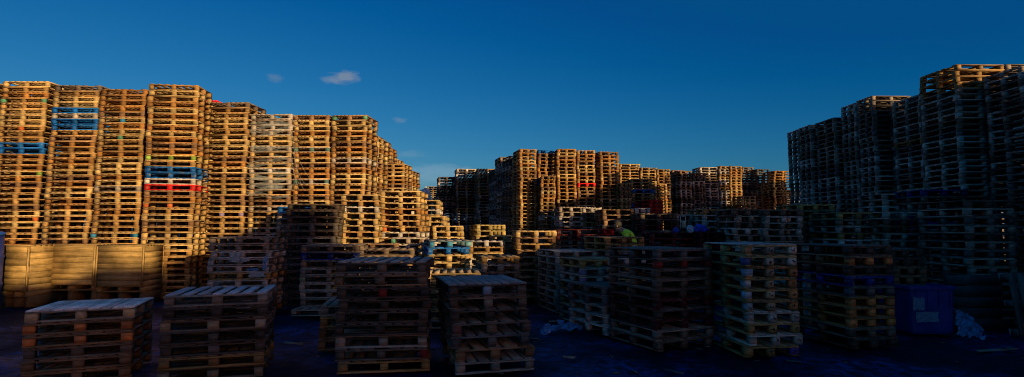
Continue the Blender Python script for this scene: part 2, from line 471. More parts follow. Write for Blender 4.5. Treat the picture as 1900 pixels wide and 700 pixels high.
stack('M16a', 'the left dark stack before the right block', xl=1364, y=388, d=12.4, W=.7, D=1.2, yaw=-2, tones=DIM, typ='end', jit=.03)
stack('M16b', 'the broken dark stack before the right block', xl=1418, y=389, d=12.2, W=.85, D=1.2, yaw=-2, tones=DIM, typ='end', jit=.03)
stack('P1', 'the green and yellow topped stack at right', xl=1483, y=379, d=13.3, W=.9, D=1.2, tones=DRK, typ='end', over={0: dict(tone='yellow'), 1: dict(tone='green')})  # yellow of the topmost pallet stands in for sunlight on it
stack('P2', 'the dark stack below the right wall', xl=1554, y=394, d=12.0, W=.95, D=1.2, tones=DIM, typ='end', jit=.03)
stack('P3', 'the grey stack at foot of the right wall', xl=1637, y=359, d=12.9, W=.95, D=1.0, tones=RIGHT, typ='end')
stack('P3b', 'the strapped dark stack at foot of right wall', xl=1640, y=393, d=11.6, W=.85, D=1.0, tones=DIM, typ='end')
stack('P3c', 'the stack with upright boards right of orange blocks', xl=1655, y=462, d=9.6, W=.6, D=.9, tones=['dark', 'brown'], typ='end')
stack('P4', 'the shaded stack between the pale stamped stacks', xl=1490, y=456, d=9.9, W=.9, D=1.2, tones=DIM, typ='end')
stack('P5', 'the stack below the tower at far right', xl=1792, y=371, d=9.9, W=.88, D=1.2, tones=['drab', 'grey', 'slate', 'dark'], typ='end')
place('P6', 'the tall stack at right edge', 10.0, 9.85, 4.34, 1.2, 1.0, tones=['drab', 'grey', 'slate', 'dark'], typ='long', jit=.018)
stack('P7', 'the dark tower under the right wall', xl=1712, y=352, d=12.0, W=1.0, D=1.0, tones=RIGHT, typ='end', over={0: dict(tone='navy'), 1: dict(tone='drab'), 4: dict(tone='navy'), 5: dict(tone='navy')})

# ---- the sunlit wall on the left
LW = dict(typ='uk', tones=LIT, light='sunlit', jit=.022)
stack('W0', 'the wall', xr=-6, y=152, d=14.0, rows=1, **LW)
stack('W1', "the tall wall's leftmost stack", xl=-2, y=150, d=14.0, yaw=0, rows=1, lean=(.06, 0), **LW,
      over={3: dict(tone='tan', blocks={0: GREENB, 2: GREENB}), 8: dict(tone='tan', blocks={1: ORB}), 11: dict(tone='blue'), 12: dict(tone='blue'),
            16: dict(tone='pale', blocks={2: LIMEB}), 24: dict(tone='tan', blocks={2: ORB}), 29: dict(tone='pale', blocks={1: LIMEB, 2: LIMEB}), 30: dict(tone='pale', blocks={1: LIMEB, 2: LIMEB})})
stack('W2', "the tall wall's second stack from left", xl=92, y=158, d=14.0, rows=1, lean=(.12, 0), **LW,
      over={0: dict(tone='drab'), 4: dict(tone='blue'), 5: dict(tone='white'), 6: dict(tone='blue'), 7: dict(tone='blue'), 8: dict(tone='tan')})
stack('W3', "the tall wall's third stack from left", xl=183, y=165, d=14.0, rows=1, lean=(.06, 0), **LW,
      over={5: dict(tone='pale', blocks={1: BLUEB}), 8: dict(tone='pale', blocks={1: GREENB}), 17: dict(tone='grey'), 25: dict(tone='pale', blocks={0: BLUEB, 2: BLUEB}), 27: dict(tone='green')})
stack('W4', "the tall wall's highest stack", xl=274, y=155, d=13.5, W=1.2, D=.85, rows=1, lean=(.03, 0), yaw=7, **LW,
      over={0: dict(tone='tan', typ='wide'), 12: dict(tone='yellow', blocks={0: LIMEB, 1: LIMEB, 2: LIMEB}), 14: dict(tone='blue'), 15: dict(tone='blue'), 16: dict(tone='white'), 17: dict(tone='red'), 18: dict(tone='brown'), 20: dict(tone='tan', blocks={0: ORB, 1: ORB})})
stack('W4r', 'the wall', xl=352, y=186, d=15.4, W=.8, tones=LIT, over={0: dict(tone='red')})
stack('W5', "the tall wall's fifth stack from left", xl=381, y=190, d=14.4, W=1.2, rows=1, yaw=-2, **LW,
      over={0: dict(tone='drab'), 20: dict(tone='tan', blocks={0: VIOB, 1: VIOB, 2: VIOB})})
stack('W6', "the tall wall's film wrapped stack", xl=465, y=212, d=14.6, W=1.15, rows=1, yaw=-3, tones=['grey', 'tan', 'pale', 'white', 'brown'], typ='uk', light='sunlit', jit=.016, over={0: dict(tone='white')})
stack('W7', "the tall wall's stack right of film wrap", xl=546, y=213, d=14.8, W=1.0, rows=1, **LW, over={0: dict(tone='brown'), 6: dict(tone='grey', blocks={0: (.1, .2, .16), 1: (.1, .2, .16), 2: (.1, .2, .16)}), 12: dict(tone='grey', blocks={0: (.1, .2, .16), 2: (.1, .2, .16)})})
stack('W8', "the tall wall's green blocked stack", xl=613, y=214, d=14.9, W=1.0, rows=1, lean=(.05, 0), yaw=-5, **LW, over={0: dict(tone='brown', blocks={0: GREENB, 2: GREENB}), 8: dict(tone='white'), 9: dict(tone='brown')})
for i, (xr, y, d) in enumerate(((674, 232, 16.0), (697, 249, 17.6), (712, 259, 19.2), (724, 272, 20.8), (737, 295, 23.5))):
    stack('W%d' % (9 + i), ["the wall end's nearest stepped stack", "the wall end's second stepped stack", "the wall end's third stepped stack", "the wall end's fourth stepped stack", "the wall end's fifth stepped stack"][i],
          xr=xr, y=y, d=d, W=1.2, rows=0, cols=-1, yaw=-5, **LW)
stack('W14', "the wall end's lower stack with loose boards", xr=752, y=304, d=19.6, W=.9, rows=1, yaw=-5, **LW)
stack('W15', "the wall end's farthest stack", xr=761, y=327, d=23, W=1.0, **LW)
stack('L1', 'the sunlit narrow stack left of centre', xl=634, y=360, d=13.3, W=.92, D=1.2, yaw=4, tones=LITP, typ='end', light='sunlit')
stack('L2', 'the sunlit narrow stack right of its twin', xl=706, y=354, d=13.9, W=1.05, D=1.2, yaw=-3, tones=LITP, typ='end', light='sunlit', over={3: dict(tone='amber'), 6: dict(tone='tan', blocks={0: ORB})}, jit=.03)
stack('L3', 'the sunlit stack stepping down at wall end', xr=817, y=371, d=16.4, W=.9, D=1.2, yaw=2, tones=LITP, typ='end', light='sunlit')
stack('L4', 'the lower sunlit stack at wall end', xr=830, y=401, d=15.6, W=1.0, D=1.2, yaw=2, tones=LITP, typ='end', light='sunlit')

# ---- the blocks at the far end
CB = dict(typ='end', tones=['tan', 'amber', 'brown', 'tan', 'pale'], light='sunlit', jit=.02, D=1.2)
stack('C1', "the centre block's leftmost stack", xl=965, y=276, d=22.0, W=.72, yaw=15, rows=2, **CB)
stack('C2', "the centre block's blue topped stack", xl=998, y=278, d=22.4, W=.7, yaw=6, rows=2, **CB, over={0: dict(tone='blue'), 8: dict(tone='blue'), 9: dict(tone='blue'), 1: dict(tone='brown')})
stack('C2b', "the centre block's lower front stack", xl=1003, y=326, d=21.4, W=.6, **CB)
stack('C3', "the centre block's third stack from left", xl=1034, y=276, d=22.0, W=.8, yaw=4, rows=2, **CB)
stack('C4', "the centre block's fourth stack from left", xl=1072, y=279, d=22.2, W=.76, rows=2, **CB, over={9: dict(tone='red'), 10: dict(tone='amber')})
stack('C5', "the centre block's rightmost stack", xl=1113, y=281, d=22.0, W=.82, yaw=10, rows=2, **CB)
stack('C6', "the centre block's low right stack", xl=1150, y=340, d=21.8, W=.45, **CB)
stack('C7', 'the dark left side of centre block', xl=944, y=289, d=23.6, W=.7, yaw=15, rows=2, typ='end', tones=DRK, D=1.2)
stack('C8', 'the dark left end of centre block', xl=928, y=291, d=25.0, W=.6, yaw=15, rows=2, typ='end', tones=DRK, D=1.2)
for i, (x, y, d, W, t) in enumerate(((812, 328, 29, .95, DRK), (846, 313, 28.5, 1.1, DIM), (888, 313, 27.5, 1.1, DIM), (1150, 304, 29, 1.15, LIT), (1189, 311, 29, .9, LIT), (1219, 314, 29, .75, LIT),
                                     (1215, 341, 27, .65, LIT), (1262, 317, 29.5, .7, DRK), (1286, 321, 29.5, .75, DRK), (1299, 310, 30, 1.05, RIGHT), (1334, 308, 30, .7, DIM), (1356, 308, 30, .7, LIT),
                                     (1377, 310, 31, .75, DRK), (1378, 364, 28, .75, LIT), (1404, 314, 30.5, .8, DRK), (1434, 317, 29, 1.05, LIT), (1246, 316, 31, .8, DRK))):
    stack('X%d' % i, 'far stack', xl=x, y=y, d=d, W=W, D=1.1, yaw=10 if t in (DIM, DRK) else 5, tones=t, typ='end', rows=2, jit=.03, cols=0)
stack('X20', 'the far stack left of red crates', xl=1171, y=332, d=24.5, W=1.0, D=1.2, tones=LIT, typ='end', light='sunlit')
stack('X21', 'the far stack with a blue pallet', xl=1174, y=352, d=23, W=.95, D=1.2, tones=LIT, typ='end', over={0: dict(tone='blue'), 4: dict(tone='blue'), 5: dict(tone='blue')})
stack('X22', 'the bright red stack in front of far block', xl=1206, y=371, d=21.5, W=.6, D=1.2, yaw=18, tones=['red'], typ='end', jit=.008, h=.15, light='bright')
stack('X23', 'far stack', xl=792, y=346, d=40, W=.9, D=1.2, tones=DIM, typ='end')
for i, (x, y) in enumerate(((850, 345), (905, 348), (1150, 340), (1230, 345), (1290, 345), (1350, 345), (1420, 345))):
    stack('XX%d' % i, 'far stack', xl=x, y=y, d=36, W=1.2, D=1.2, tones=DIM, typ='end', cols=1)

# ---- the shaded wall on the right: left faces in line with the view
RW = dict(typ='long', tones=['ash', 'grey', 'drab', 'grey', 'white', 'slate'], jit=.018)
place('R1', "the right wall's farthest stack", 10.5, 18.75, 5.42, 1.2, .8, **RW, rows=0, cols=1)
place('R1b', 'the wall', 10.5, 19.6, 5.4, 1.2, .8, **RW, rows=0, cols=1)
place('R2', "the right wall's second stack from its end", 10.62, 17.55, 5.42, 1.2, 1.1, **RW, cols=1)
place('R3b', "the right wall's third stack from its end", 10.80, 16.75, 5.72, 1.2, .74, **RW, cols=1)
place('R3', "the right wall's pale edged stack", 10.82, 15.95, 5.75, 1.2, .74, **RW, cols=1)
place('R4', "the right wall's recessed stack", 11.05, 14.35, 5.4, 1.2, 1.1, **RW, cols=1, over={8: dict(tone='amber')})
place('R5', "the right wall's nearest tower", 10.9, 13.0, 5.8, 1.2, 1.2, **RW, cols=1, over={0: dict(tone='tan'), 1: dict(tone='tan'), 2: dict(tone='tan'), 3: dict(tone='tan')})
place('R6', "the tower at the picture's right edge", 11.45, 11.85, 5.42, 1.2, 1.0, **RW, cols=1)
# the same yard goes on beside and behind the camera; it throws the shade over the foreground
yy = 10.62
rz = random.Random(5)
k = 0
while yy > -21:
    zz = 5.3 if yy > 8 else (4.7 if yy > 3.2 else (4.25 if yy > -9.3 else (6.6 if yy > -10.5 else (6.1 if yy > -14.3 else 6.45))))
    place('Z%d' % k, 'yard', 11.7 + rz.uniform(-.1, .1), yy, zz + rz.uniform(-.15, .1), 1.2, 1.2, typ='long', tones=RIGHT, cols=1 if yy > 3.2 else 0)
    yy -= 1.24
    k += 1

for i, (x, yn, zz) in enumerate(((17.2, 17.5, 6.9), (18.5, 17.5, 7.1), (19.8, 17.3, 6.8), (23.2, 17.0, 6.6))):
    place('ZR%d' % i, 'yard', x, yn, zz, 1.25, 1.2, typ='long', tones=RIGHT)  # unseen stacks, added to throw shade on the far right blocks

# ------------------------------------------------------------------ which pallets show largest
TPL = {}


def tpl(p):
    k = (p['typ'], round(p['W'], 3), round(p['D'], 3), p['seed'])
    if k not in TPL:
        TPL[k] = template(*k)
    return TPL[k]


vs, fs = [], []
for i, p in enumerate(P):
    m = Matrix.Translation(p['pos']) @ Matrix.Rotation(p['yaw'], 4, 'Z')
    for s in SIGN:
        vs.append(m @ Vector((s[0] * p['W'], s[1] * p['D'], (s[2] + .5) * p['h'])))
    for f in FACES:
        fs.append([i * 8 + int(q) for q in f])
bv = BVHTree.FromPolygons(vs, fs)
hits = [0] * len(P)
org = Vector((0, 0, EYE))
for iy in range(0, 700, 3):
    for ix in range(0, 1900, 4):
        h_ = bv.ray_cast(org, ray(ix + .5, iy + .5).normalized(), 300)
        if h_[2] is not None:
            hits[h_[2] // 6] += 1
order = [i for i in sorted(range(len(P)), key=lambda i: -hits[i]) if P[i]['front'] and P[i]['phrase'] not in ('the wall', 'far stack', 'yard')]
CHOSEN = set(order[:300])

# ------------------------------------------------------------------ the individual pallets
ORD = ('topmost second third fourth fifth sixth seventh eighth ninth tenth eleventh twelfth thirteenth fourteenth fifteenth sixteenth seventeenth eighteenth nineteenth twentieth '
       'twenty-first twenty-second twenty-third twenty-fourth twenty-fifth twenty-sixth twenty-seventh twenty-eighth twenty-ninth thirtieth thirty-first thirty-second thirty-third '
       'thirty-fourth thirty-fifth thirty-sixth thirty-seventh thirty-eighth thirty-ninth fortieth').split()
PROTO = {}


def link(o, parent=None):
    col.objects.link(o)
    if parent is not None:
        o.parent = parent
    return o


def build_proto(k):
    root = link(bpy.data.objects.new('pallet', None))
    root.empty_display_size = .2
    T = template(*k)
    groups = {}
    for part, i, bx, sh in T:
        groups.setdefault((part, 0 if part == 'deck' else i), []).append((bx, sh))
    for (part, i), lst in groups.items():
        v, uv = box_arrays([b for b, _ in lst])
        me = mesh_from(part, v, uv, [(s, s * .985, s * .96) for _, s in lst], WOOD)
        ob = link(bpy.data.objects.new(part, me), root)
        ob['slot'] = i
    PROTO[k] = root
    return root


def vary(c, v, r):
    c = (c[0] * 1.06, c[1] * .86, c[2] * .82)
    g = r.uniform(.94, 1.06)
    return (c[0] * v, c[1] * v * g, c[2] * v * g * g, 1)


def weather(c, f=.35, g=(.19, .175, .155)):
    return tuple(a * (1 - f) + b * f for a, b in zip(c, g))


INNER_SHADE = {('block', 4), ('block', 7), ('stringer', 1), ('stringer', 2), ('bottom_board', 1), ('bottom_board', 2)}     # inner timber coloured darker, painting shade into the gaps


def dress(root, p, r):
    c, word = TONES[p['tone']]
    painted = p['tone'] in ('blue', 'navy', 'red', 'maroon', 'paleblue', 'green')
    for ch in root.children:
        part, i = ch.name.split('.')[0], ch['slot']
        cc = c
        if part == 'deck':
            cc = p['deck'] or (c if painted else weather(c))
        if part == 'block' and i in p['blocks']:
            cc = p['blocks'][i]
        if painted:
            ch.material_slots[0].link = 'OBJECT'
            ch.material_slots[0].material = PAINT
        if (part, i) in INNER_SHADE:
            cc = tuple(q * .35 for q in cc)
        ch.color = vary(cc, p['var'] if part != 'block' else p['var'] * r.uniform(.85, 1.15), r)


def describe(p):
    word = TONES[p['tone']][1]
    if p.get('note') == 'lone':
        return 'single grey low pallet lying alone on the mud left of centre'
    if p['it'] == 0:
        return '%s pallet, topmost on %s' % (word, p['phrase'])
    if p['it'] == p['n'] - 1 and p['n'] < 11:
        return '%s pallet at the bottom of %s' % (word, p['phrase'])
    return '%s pallet, %s from top of %s' % (word, ORD[p['it']], p['phrase'])


placed = []
for i in sorted(CHOSEN, key=lambda i: (P[i]['stack'], P[i]['it'])):
    p = P[i]
    k = (p['typ'], round(p['W'], 3), round(p['D'], 3), p['seed'])
    r = random.Random(i)
    if k not in PROTO:
        root = build_proto(k)
    else:
        src = PROTO[k]
        root = link(src.copy())
        for ch in src.children:
            link(ch.copy(), root)
    root.location = p['pos']
    root.rotation_euler = (0, 0, p['yaw'])
    root.scale = (1, 1, p['h'] / H0)
    root['label'] = describe(p)
    root['category'] = 'pallet'
    if len(root['label'].split()) > 16:
        print('LONG', root['label'])
    root['group'] = 'stacked wooden pallets'
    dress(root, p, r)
    p['root'] = root
    placed.append(root)
for root in placed:
    for ch in root.children:
        if 'slot' in ch:
            del ch['slot']

# ------------------------------------------------------------------ all other pallets: one object
allv, alluv, allc = [], [], []
for i, p in enumerate(P):
    if i in CHOSEN:
        continue
    T = tpl(p)
    key = id(T)
    if not hasattr(tpl, 'cache'):
        tpl.cache = {}
    if key not in tpl.cache:
        tpl.cache[key] = box_arrays([t[2] for t in T])
    v, uv = tpl.cache[key]
    c, s = math.cos(p['yaw']), math.sin(p['yaw'])
    w = np.empty_like(v)
    w[:, :, 0] = v[:, :, 0] * c - v[:, :, 1] * s + p['pos'].x
    w[:, :, 1] = v[:, :, 0] * s + v[:, :, 1] * c + p['pos'].y
    w[:, :, 2] = v[:, :, 2] * p['h'] / H0 + p['pos'].z
    r = random.Random(i)
    cb = TONES[p['tone']][0]
    painted = p['tone'] in ('blue', 'navy', 'red', 'maroon', 'paleblue', 'green')
    for part, idx, bx, sh in T:
        cc = cb
        if part == 'deck':
            cc = p['deck'] or (cb if painted else weather(cb))
        if part == 'block' and idx in p['blocks']:
            cc = p['blocks'][idx]
        q = vary(cc, p['var'] * sh * (.35 if (part, idx) in INNER_SHADE else 1), r)
        allc.append(q[:3])
    allv.append(w)
    alluv.append(uv + np.array([r.uniform(0, 40), r.uniform(0, 40)]))
me = mesh_from('pallet_stacks', np.concatenate(allv), np.concatenate(alluv), allc, WOOD)
st = link(bpy.data.objects.new('pallet_stacks', me))
st['kind'] = 'stuff'
st['label'] = 'mass of stacked wooden pallets farther back in the yard'
st['category'] = 'pallets'

# ------------------------------------------------------------------ helpers for the other things


def tag(o, label, cat, group=None):
    o['label'], o['category'] = label, cat
    if group:
        o['group'] = group
    return o


def empty(name, loc, rz=0.0):
    e = bpy.data.objects.new(name, None)
    e.empty_display_size = .2
    e.location, e.rotation_euler = loc, (0, 0, rz)
    return link(e)


def obj(name, bm, m, parent=None, smooth=False):
    me = bpy.data.meshes.new(name)
    bm.normal_update()
    bm.to_mesh(me)
    bm.free()
    for x in (m if isinstance(m, (list, tuple)) else [m]):
        me.materials.append(x)
    if smooth:
        for f in me.polygons:
            f.use_smooth = True
    return link(bpy.data.objects.new(name, me), parent)


def planks(name, boxes, shades, tone, parent=None, m=WOOD):
    v, uv = box_arrays(boxes)
    o = link(bpy.data.objects.new(name, mesh_from(name, v, uv, [(s, s * .98, s * .95) for s in shades], m)), parent)
    o.color = tuple(tone) + (1,)
    return o


def add_box(bm, c, s, rz=0.0, bev=0.0):
    m = Matrix.Translation(c) @ Matrix.Rotation(rz, 4, 'Z') @ Matrix.Diagonal((*s, 1))
    g = bmesh.ops.create_cube(bm, size=1, matrix=m)
    if bev:
        bmesh.ops.bevel(bm, geom=list({e for v in g['verts'] for e in v.link_edges}), offset=bev, segments=2, affect='EDGES')


def add_tube(bm, pts, rds, seg=8):
    pts = [Vector(p) for p in pts]
    if not isinstance(rds, (list, tuple)):
        rds = [rds] * len(pts)
    rings = []
    for i, p in enumerate(pts):
        t = (pts[min(i + 1, len(pts) - 1)] - pts[max(i - 1, 0)]).normalized()
        a = t.orthogonal().normalized()
        if rings and abs(t.dot(prev_a)) < .95:
            a = (prev_a - t * prev_a.dot(t)).normalized()
        prev_a = a
        b = t.cross(a)
        rings.append([bm.verts.new(p + (a * math.cos(q) + b * math.sin(q)) * rds[i]) for q in [k * 2 * math.pi / seg for k in range(seg)]])
    for r0, r1 in zip(rings, rings[1:]):
        for k in range(seg):
            bm.faces.new((r0[k], r0[(k + 1) % seg], r1[(k + 1) % seg], r1[k]))
    bm.faces.new(rings[0][::-1])
    bm.faces.new(rings[-1])


def sheet(name, w, h, nx, ny, fold, m, parent=None, ragged=.0, seed=1, taper=0.0):
    """crumpled thin sheet in its local XZ plane"""
    r = random.Random(seed)
    ph = [r.uniform(0, 6.3) for _ in range(8)]
    bm = bmesh.new()
    g = []
    for j in range(ny + 1):
        row = []
        for i in range(nx + 1):
            u, v = i / nx, j / ny
            x, z = (u - .5) * w, v * h * (1 - taper * u)
            if i in (0, nx) or j in (0, ny):
                x += r.uniform(-1, 1) * ragged * w / 2
                z += r.uniform(-1, 1) * ragged * h / 2
            y = fold * (math.sin(5 * u * 2 + ph[0] + 3 * v) * .5 + .35 * math.sin(11 * v + 7 * u + ph[1]) + .3 * math.sin(17 * u - 9 * v + ph[2]) + r.uniform(-.25, .25))
            row.append(bm.verts.new((x, y, z)))
        g.append(row)
    for j in range(ny):
        for i in range(nx):
            bm.faces.new((g[j][i], g[j][i + 1], g[j + 1][i + 1], g[j + 1][i]))
    return obj(name, bm, m, parent)


def lump(name, s, m, seed, amp=.28, knot=False, parent=None, sub=4):
    from mathutils import noise
    bm = bmesh.new()
    bmesh.ops.create_icosphere(bm, subdivisions=sub, radius=1)
    for v in bm.verts:
        d = v.co.normalized()
        k = 1 + amp * noise.noise(d * 2.1 + Vector((seed, 0, 0))) + amp * .6 * abs(noise.noise(d * 5.3 + Vector((0, seed, 0)))) + amp * .3 * noise.noise(d * 11 + Vector((0, 0, seed)))
        if knot and d.z > .55:
            k *= 1 + (d.z - .55) * 1.1 - (.5 if .62 < d.z < .8 else 0) * .5
        v.co = Vector((d.x * k * s[0], d.y * k * s[1], max(-.72, d.z * k) * s[2]))
    z0 = min(v.co.z for v in bm.verts)
    for v in bm.verts:
        v.co.z -= z0
    return obj(name, bm, m, parent, smooth=False)


# ------------------------------------------------------------------ wooden crates at the foot of the wall
CRATE = (.45, .25, .082)


def crate(px0, px1, d, rz, label, W, D, z0, ztop, seed):
    a = at(px0, 500, d)
    rt = empty('wooden_crate', (a.x, a.y, 0), rz)
    tag(rt, label, 'crate', 'wooden crates at the foot of the wall')
    r = random.Random(seed)
    H = ztop - z0
    n = 7
    hs = H / n

    def panel(name, along, fixed, L):
        bx, sh = [], []
        for i in range(n):
            z = z0 + hs * (i + .5)
            if along == 'x':
                bx.append((W / 2 + r.uniform(-.004, .004), fixed + r.uniform(-.001, .001), z, L, .022, hs - r.uniform(.002, .006), 0))
            else:
                bx.append((fixed + r.uniform(-.003, .003), D / 2, z, .022, L, hs - r.uniform(.002, .008), 0))
            sh.append(r.uniform(.6, 1.2))
        return planks(name, bx, sh, CRATE, rt)
    for x in (.018, W - .018):
        planks('corner_post', [(x, -.02, (z0 + ztop) / 2, .036, .018, H - .004, 0)], [r.uniform(.9, 1.2)], CRATE, rt)
    panel('front_panel', 'x', 0.0, W)
    panel('rear_panel', 'x', D, W)
    panel('side_panel', 'y', .013, D - .05)
    panel('side_panel', 'y', W - .013, D - .05)
    nl = 6
    planks('lid', [(W / 2, D / nl * (i + .5), ztop + .013, W + .02, D / nl - .01, .022, 0) for i in range(nl)], [r.uniform(.7, 1.1) for _ in range(nl)], CRATE, rt)
    for x in (.05, W / 2, W - .05):
        planks('skid', [(x, D / 2, z0 - .055, .09, D - .04, .106, 0)], [.8], CRATE, rt)
    planks('floor_board', [(W / 2, D / 2, z0 - .115, W - .02, D - .02, .02, 0)], [.5], CRATE, rt)
    for x in (.05, W / 2, W - .05):
        planks('foot', [(x, D / 2, (z0 - .125) / 2, .11, D - .1, z0 - .125, 0)], [.35], CRATE, rt)


crate(4, 53, 12.2, -.10, 'upright wooden crate at left edge beside the blue drum', .66, .8, .36, 1.36, 3)
crate(82, 177, 12.7, .0, 'sunlit plank crate, left one of the joined pair below the wall', 1.19, .75, .44, 1.36, 5)
crate(178, 271, 12.7, .0, 'plank crate with shadow across it, right one of joined pair', 1.12, .7, .40, 1.35, 8)

# ------------------------------------------------------------------ blue drum at the left edge, blue bin at right
BLUEP = plain('blue_plastic', (.006, .028, .20), .38, .3, 3.0, .5)
BLUEL = plain('bright_blue_plastic', (.01, .09, .42), .4, .3, 3.0, .5)
DARKM = plain('dark_rubber', (.012, .012, .014), .6)
PAPER = plain('torn_paper', (.13, .2, .28), .8, .6, 26.0)
WHITEP = plain('white_paper', (.30, .29, .29), .8, .25, 14.0)
FILM = plain('clear_film', (.62, .60, .56), .28, .3, 10.0, .6, 0, .87)
BLUEFILM = plain('bluish_film', (.10, .21, .42), .2, .5, 9.0, .8, 0, .3)
METAL = plain('pale_metal', (.50, .50, .46), .4, .3, 20, .5, .3)


def lathe(bm, prof, seg=36):
    rings = [[bm.verts.new((r * math.cos(q), r * math.sin(q), z)) for q in [k * 2 * math.pi / seg for k in range(seg)]] for r, z in prof]
    for a, b in zip(rings, rings[1:]):
        for k in range(seg):
            bm.faces.new((a[k], a[(k + 1) % seg], b[(k + 1) % seg], b[k]))
    bm.faces.new(rings[0][::-1])
    bm.faces.new(rings[-1])


c = at(4, 500, 11.7)
dr = empty('plastic_drum', (c.x - .50, c.y, 0))
tag(dr, 'upright blue plastic drum cut off by the left picture edge', 'drum')
bm = bmesh.new()
lathe(bm, [(.36, 0), (.38, .04), (.38, .5), (.395, .53), (.395, .57), (.38, .6), (.38, 1.1), (.395, 1.13), (.395, 1.17), (.38, 1.2), (.37, 1.62)])
obj('body', bm, BLUEP, dr, True)
bm = bmesh.new()
lathe(bm, [(.39, 1.622), (.395, 1.64), (.39, 1.68), (.30, 1.70)])
obj('lid', bm, BLUEL, dr, True)

c = at(1690, 620, 9.0)
bn = empty('plastic_bin', (c.x + .40, c.y + .42, 0), rad(4))
tag(bn, 'dark blue plastic bin with torn paper labels on its front', 'bin')
bm = bmesh.new()


def ring(bm, hw, hd, z, r, seg=5):
    out = []
    for cx, cy, a0 in ((hw - r, hd - r, 0), (-hw + r, hd - r, 90), (-hw + r, -hd + r, 180), (hw - r, -hd + r, 270)):
        for k in range(seg + 1):
            a = rad(a0 + 90 * k / seg)
            out.append(bm.verts.new((cx + r * math.cos(a), cy + r * math.sin(a), z)))
    return out


def loft(bm, specs):
    rs = [ring(bm, *s) for s in specs]
    for a, b in zip(rs, rs[1:]):
        for k in range(len(a)):
            bm.faces.new((a[k], a[(k + 1) % len(a)], b[(k + 1) % len(b)], b[k]))
    bm.faces.new(rs[0][::-1])
    bm.faces.new(rs[-1])


loft(bm, [(.36, .36, .02, .07), (.375, .375, .06, .07), (.395, .39, .74, .07), (.395, .39, .78, .07), (.37, .365, .78, .06), (.35, .345, .08, .06)])
obj('body', bm, BLUEP, bn)
bm = bmesh.new()
loft(bm, [(.402, .397, .745, .07), (.425, .42, .75, .08), (.425, .42, .80, .08), (.38, .375, .80, .06), (.38, .375, .76, .06)])
obj('rim', bm, BLUEP, bn)
for x in (-.30, -.1, .1, .30):
    bm = bmesh.new()
    add_box(bm, (x, -.392, .60), (.03, .02, .24), 0, .006)
    obj('rib', bm, BLUEP, bn)
for sx in (-1, 1):
    bm = bmesh.new()
    add_box(bm, (sx * .415, 0, .66), (.045, .16, .05), 0, .012)
    obj('handle', bm, DARKM, bn)
for x, z, w, h in ((-.27, .42, .20, .20), (-.14, .22, .40, .17)):
    lb = sheet('paper_label', w, h, 10, 8, .004, PAPER, bn, .1, int(w * 100))
    lb.location = (x, -.398 - .006, z)
    lb['label'] = 'torn pale label'

# plastic sack beside the bin
bag = sheet('plastic_sheet', .36, .50, 14, 14, .035, BLUEFILM, None, .16, 9, .55)
c = at(1800, 618, 8.9)
bag.location = (c.x + .02, c.y, -.005)
bag.rotation_euler = (rad(-22), rad(4), rad(-12))
tag(bag, 'crumpled translucent plastic sheet slumped against the right of the dark blue bin', 'plastic sheet')
sl = sheet('plastic_sheet', .62, .28, 16, 10, .05, BLUEFILM, None, .35, 4)
c = at(1046, 609, 9.4)
sl.location = (c.x, c.y - .1, .03)
sl.rotation_euler = (rad(-74), 0, rad(24))
tag(sl, 'crumpled plastic sheet lying on wet mud between two stacks', 'plastic sheet')
sc_ = lump('plastic_scrap', (.07, .07, .07), BLUEFILM, 6, .5)
c = at(44, 692, 6.2)
sc_.location = (c.x, c.y - .2, 0)
tag(sc_, 'small crumpled pale blue plastic scrap beside the near left corner stack', 'plastic scrap')

# dark plank boards stood up behind the bin, at the right
c = at(1756, 495, 9.5)
tb = empty('board_stack', (c.x, c.y, 0))
tag(tb, 'dark wall of wide rough boards behind the blue bin', 'timber panel')
r = random.Random(2)
wtb = .95
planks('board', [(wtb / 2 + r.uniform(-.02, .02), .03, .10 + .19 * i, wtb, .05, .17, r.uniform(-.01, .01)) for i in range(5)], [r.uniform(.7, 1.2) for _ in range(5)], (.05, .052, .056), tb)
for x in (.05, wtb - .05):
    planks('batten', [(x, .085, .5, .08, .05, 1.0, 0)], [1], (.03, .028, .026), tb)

# pallet leaned on end at the right edge
rt = empty('leaning_pallet', at(1888, 600, 8.7) + Vector((.66, .25, 0)))
rt.location.z = 0
for part, i, bx, sh in template('uk', 1.2, 1.0, 1):
    pass
groups = {}
for part, i, bx, sh in template('uk', 1.2, 1.0, 1):
    groups.setdefault((part, 0 if part == 'deck' else i), []).append((bx, sh))
for (part, i), lst in groups.items():
    ob = planks(part, [(b[0], b[2] * -1, b[1] + .5, b[3], b[5], b[4], 0) for b, _ in lst], [s for _, s in lst], (.13, .10, .085) if part != 'bottom_board' else (.34, .32, .29), rt)
rt.rotation_euler = (rad(-8), 0, rad(3))
rt.location.z = .02
tag(rt, 'pallet standing on edge at the right picture edge with pale bottom boards', 'pallet')

# ------------------------------------------------------------------ film on the wrapped stack, loose straps, paper litter
bm = bmesh.new()
r = random.Random(21)
pw = [p for p in P if p['stack'] == 'W6' and p['front']]
z_hi = pw[-1]['pos'].z
cx = sum(p['pos'].x for p in pw) / len(pw)
y_f = min(p['pos'].y - p['D'] / 2 for p in pw) - .06
for b in range(26):
    z0 = 2.5 + r.uniform(0, z_hi - 2.6)
    wd, sl_ = r.uniform(.03, .12), r.uniform(-.12, .22)
    x0, x1 = -.66 + r.uniform(0, .2), .66 - r.uniform(0, .3)
    prev = None
    for i in range(15):
        t = i / 14
        x = x0 + (x1 - x0) * t
        y = r.uniform(-.012, .012)
        zz = z0 + sl_ * t + .02 * math.sin(t * 9 + b)
        a = bm.verts.new((x, y, zz))
        q = bm.verts.new((x, y + r.uniform(-.01, .01), zz + wd * (.6 + .4 * math.sin(t * 5 + b * 2))))
        if prev:
            bm.faces.new((prev[0], a, q, prev[1]))
        prev = (a, q)
fw = obj('stretch_film', bm, FILM)
fw.location = (cx, y_f, 0)
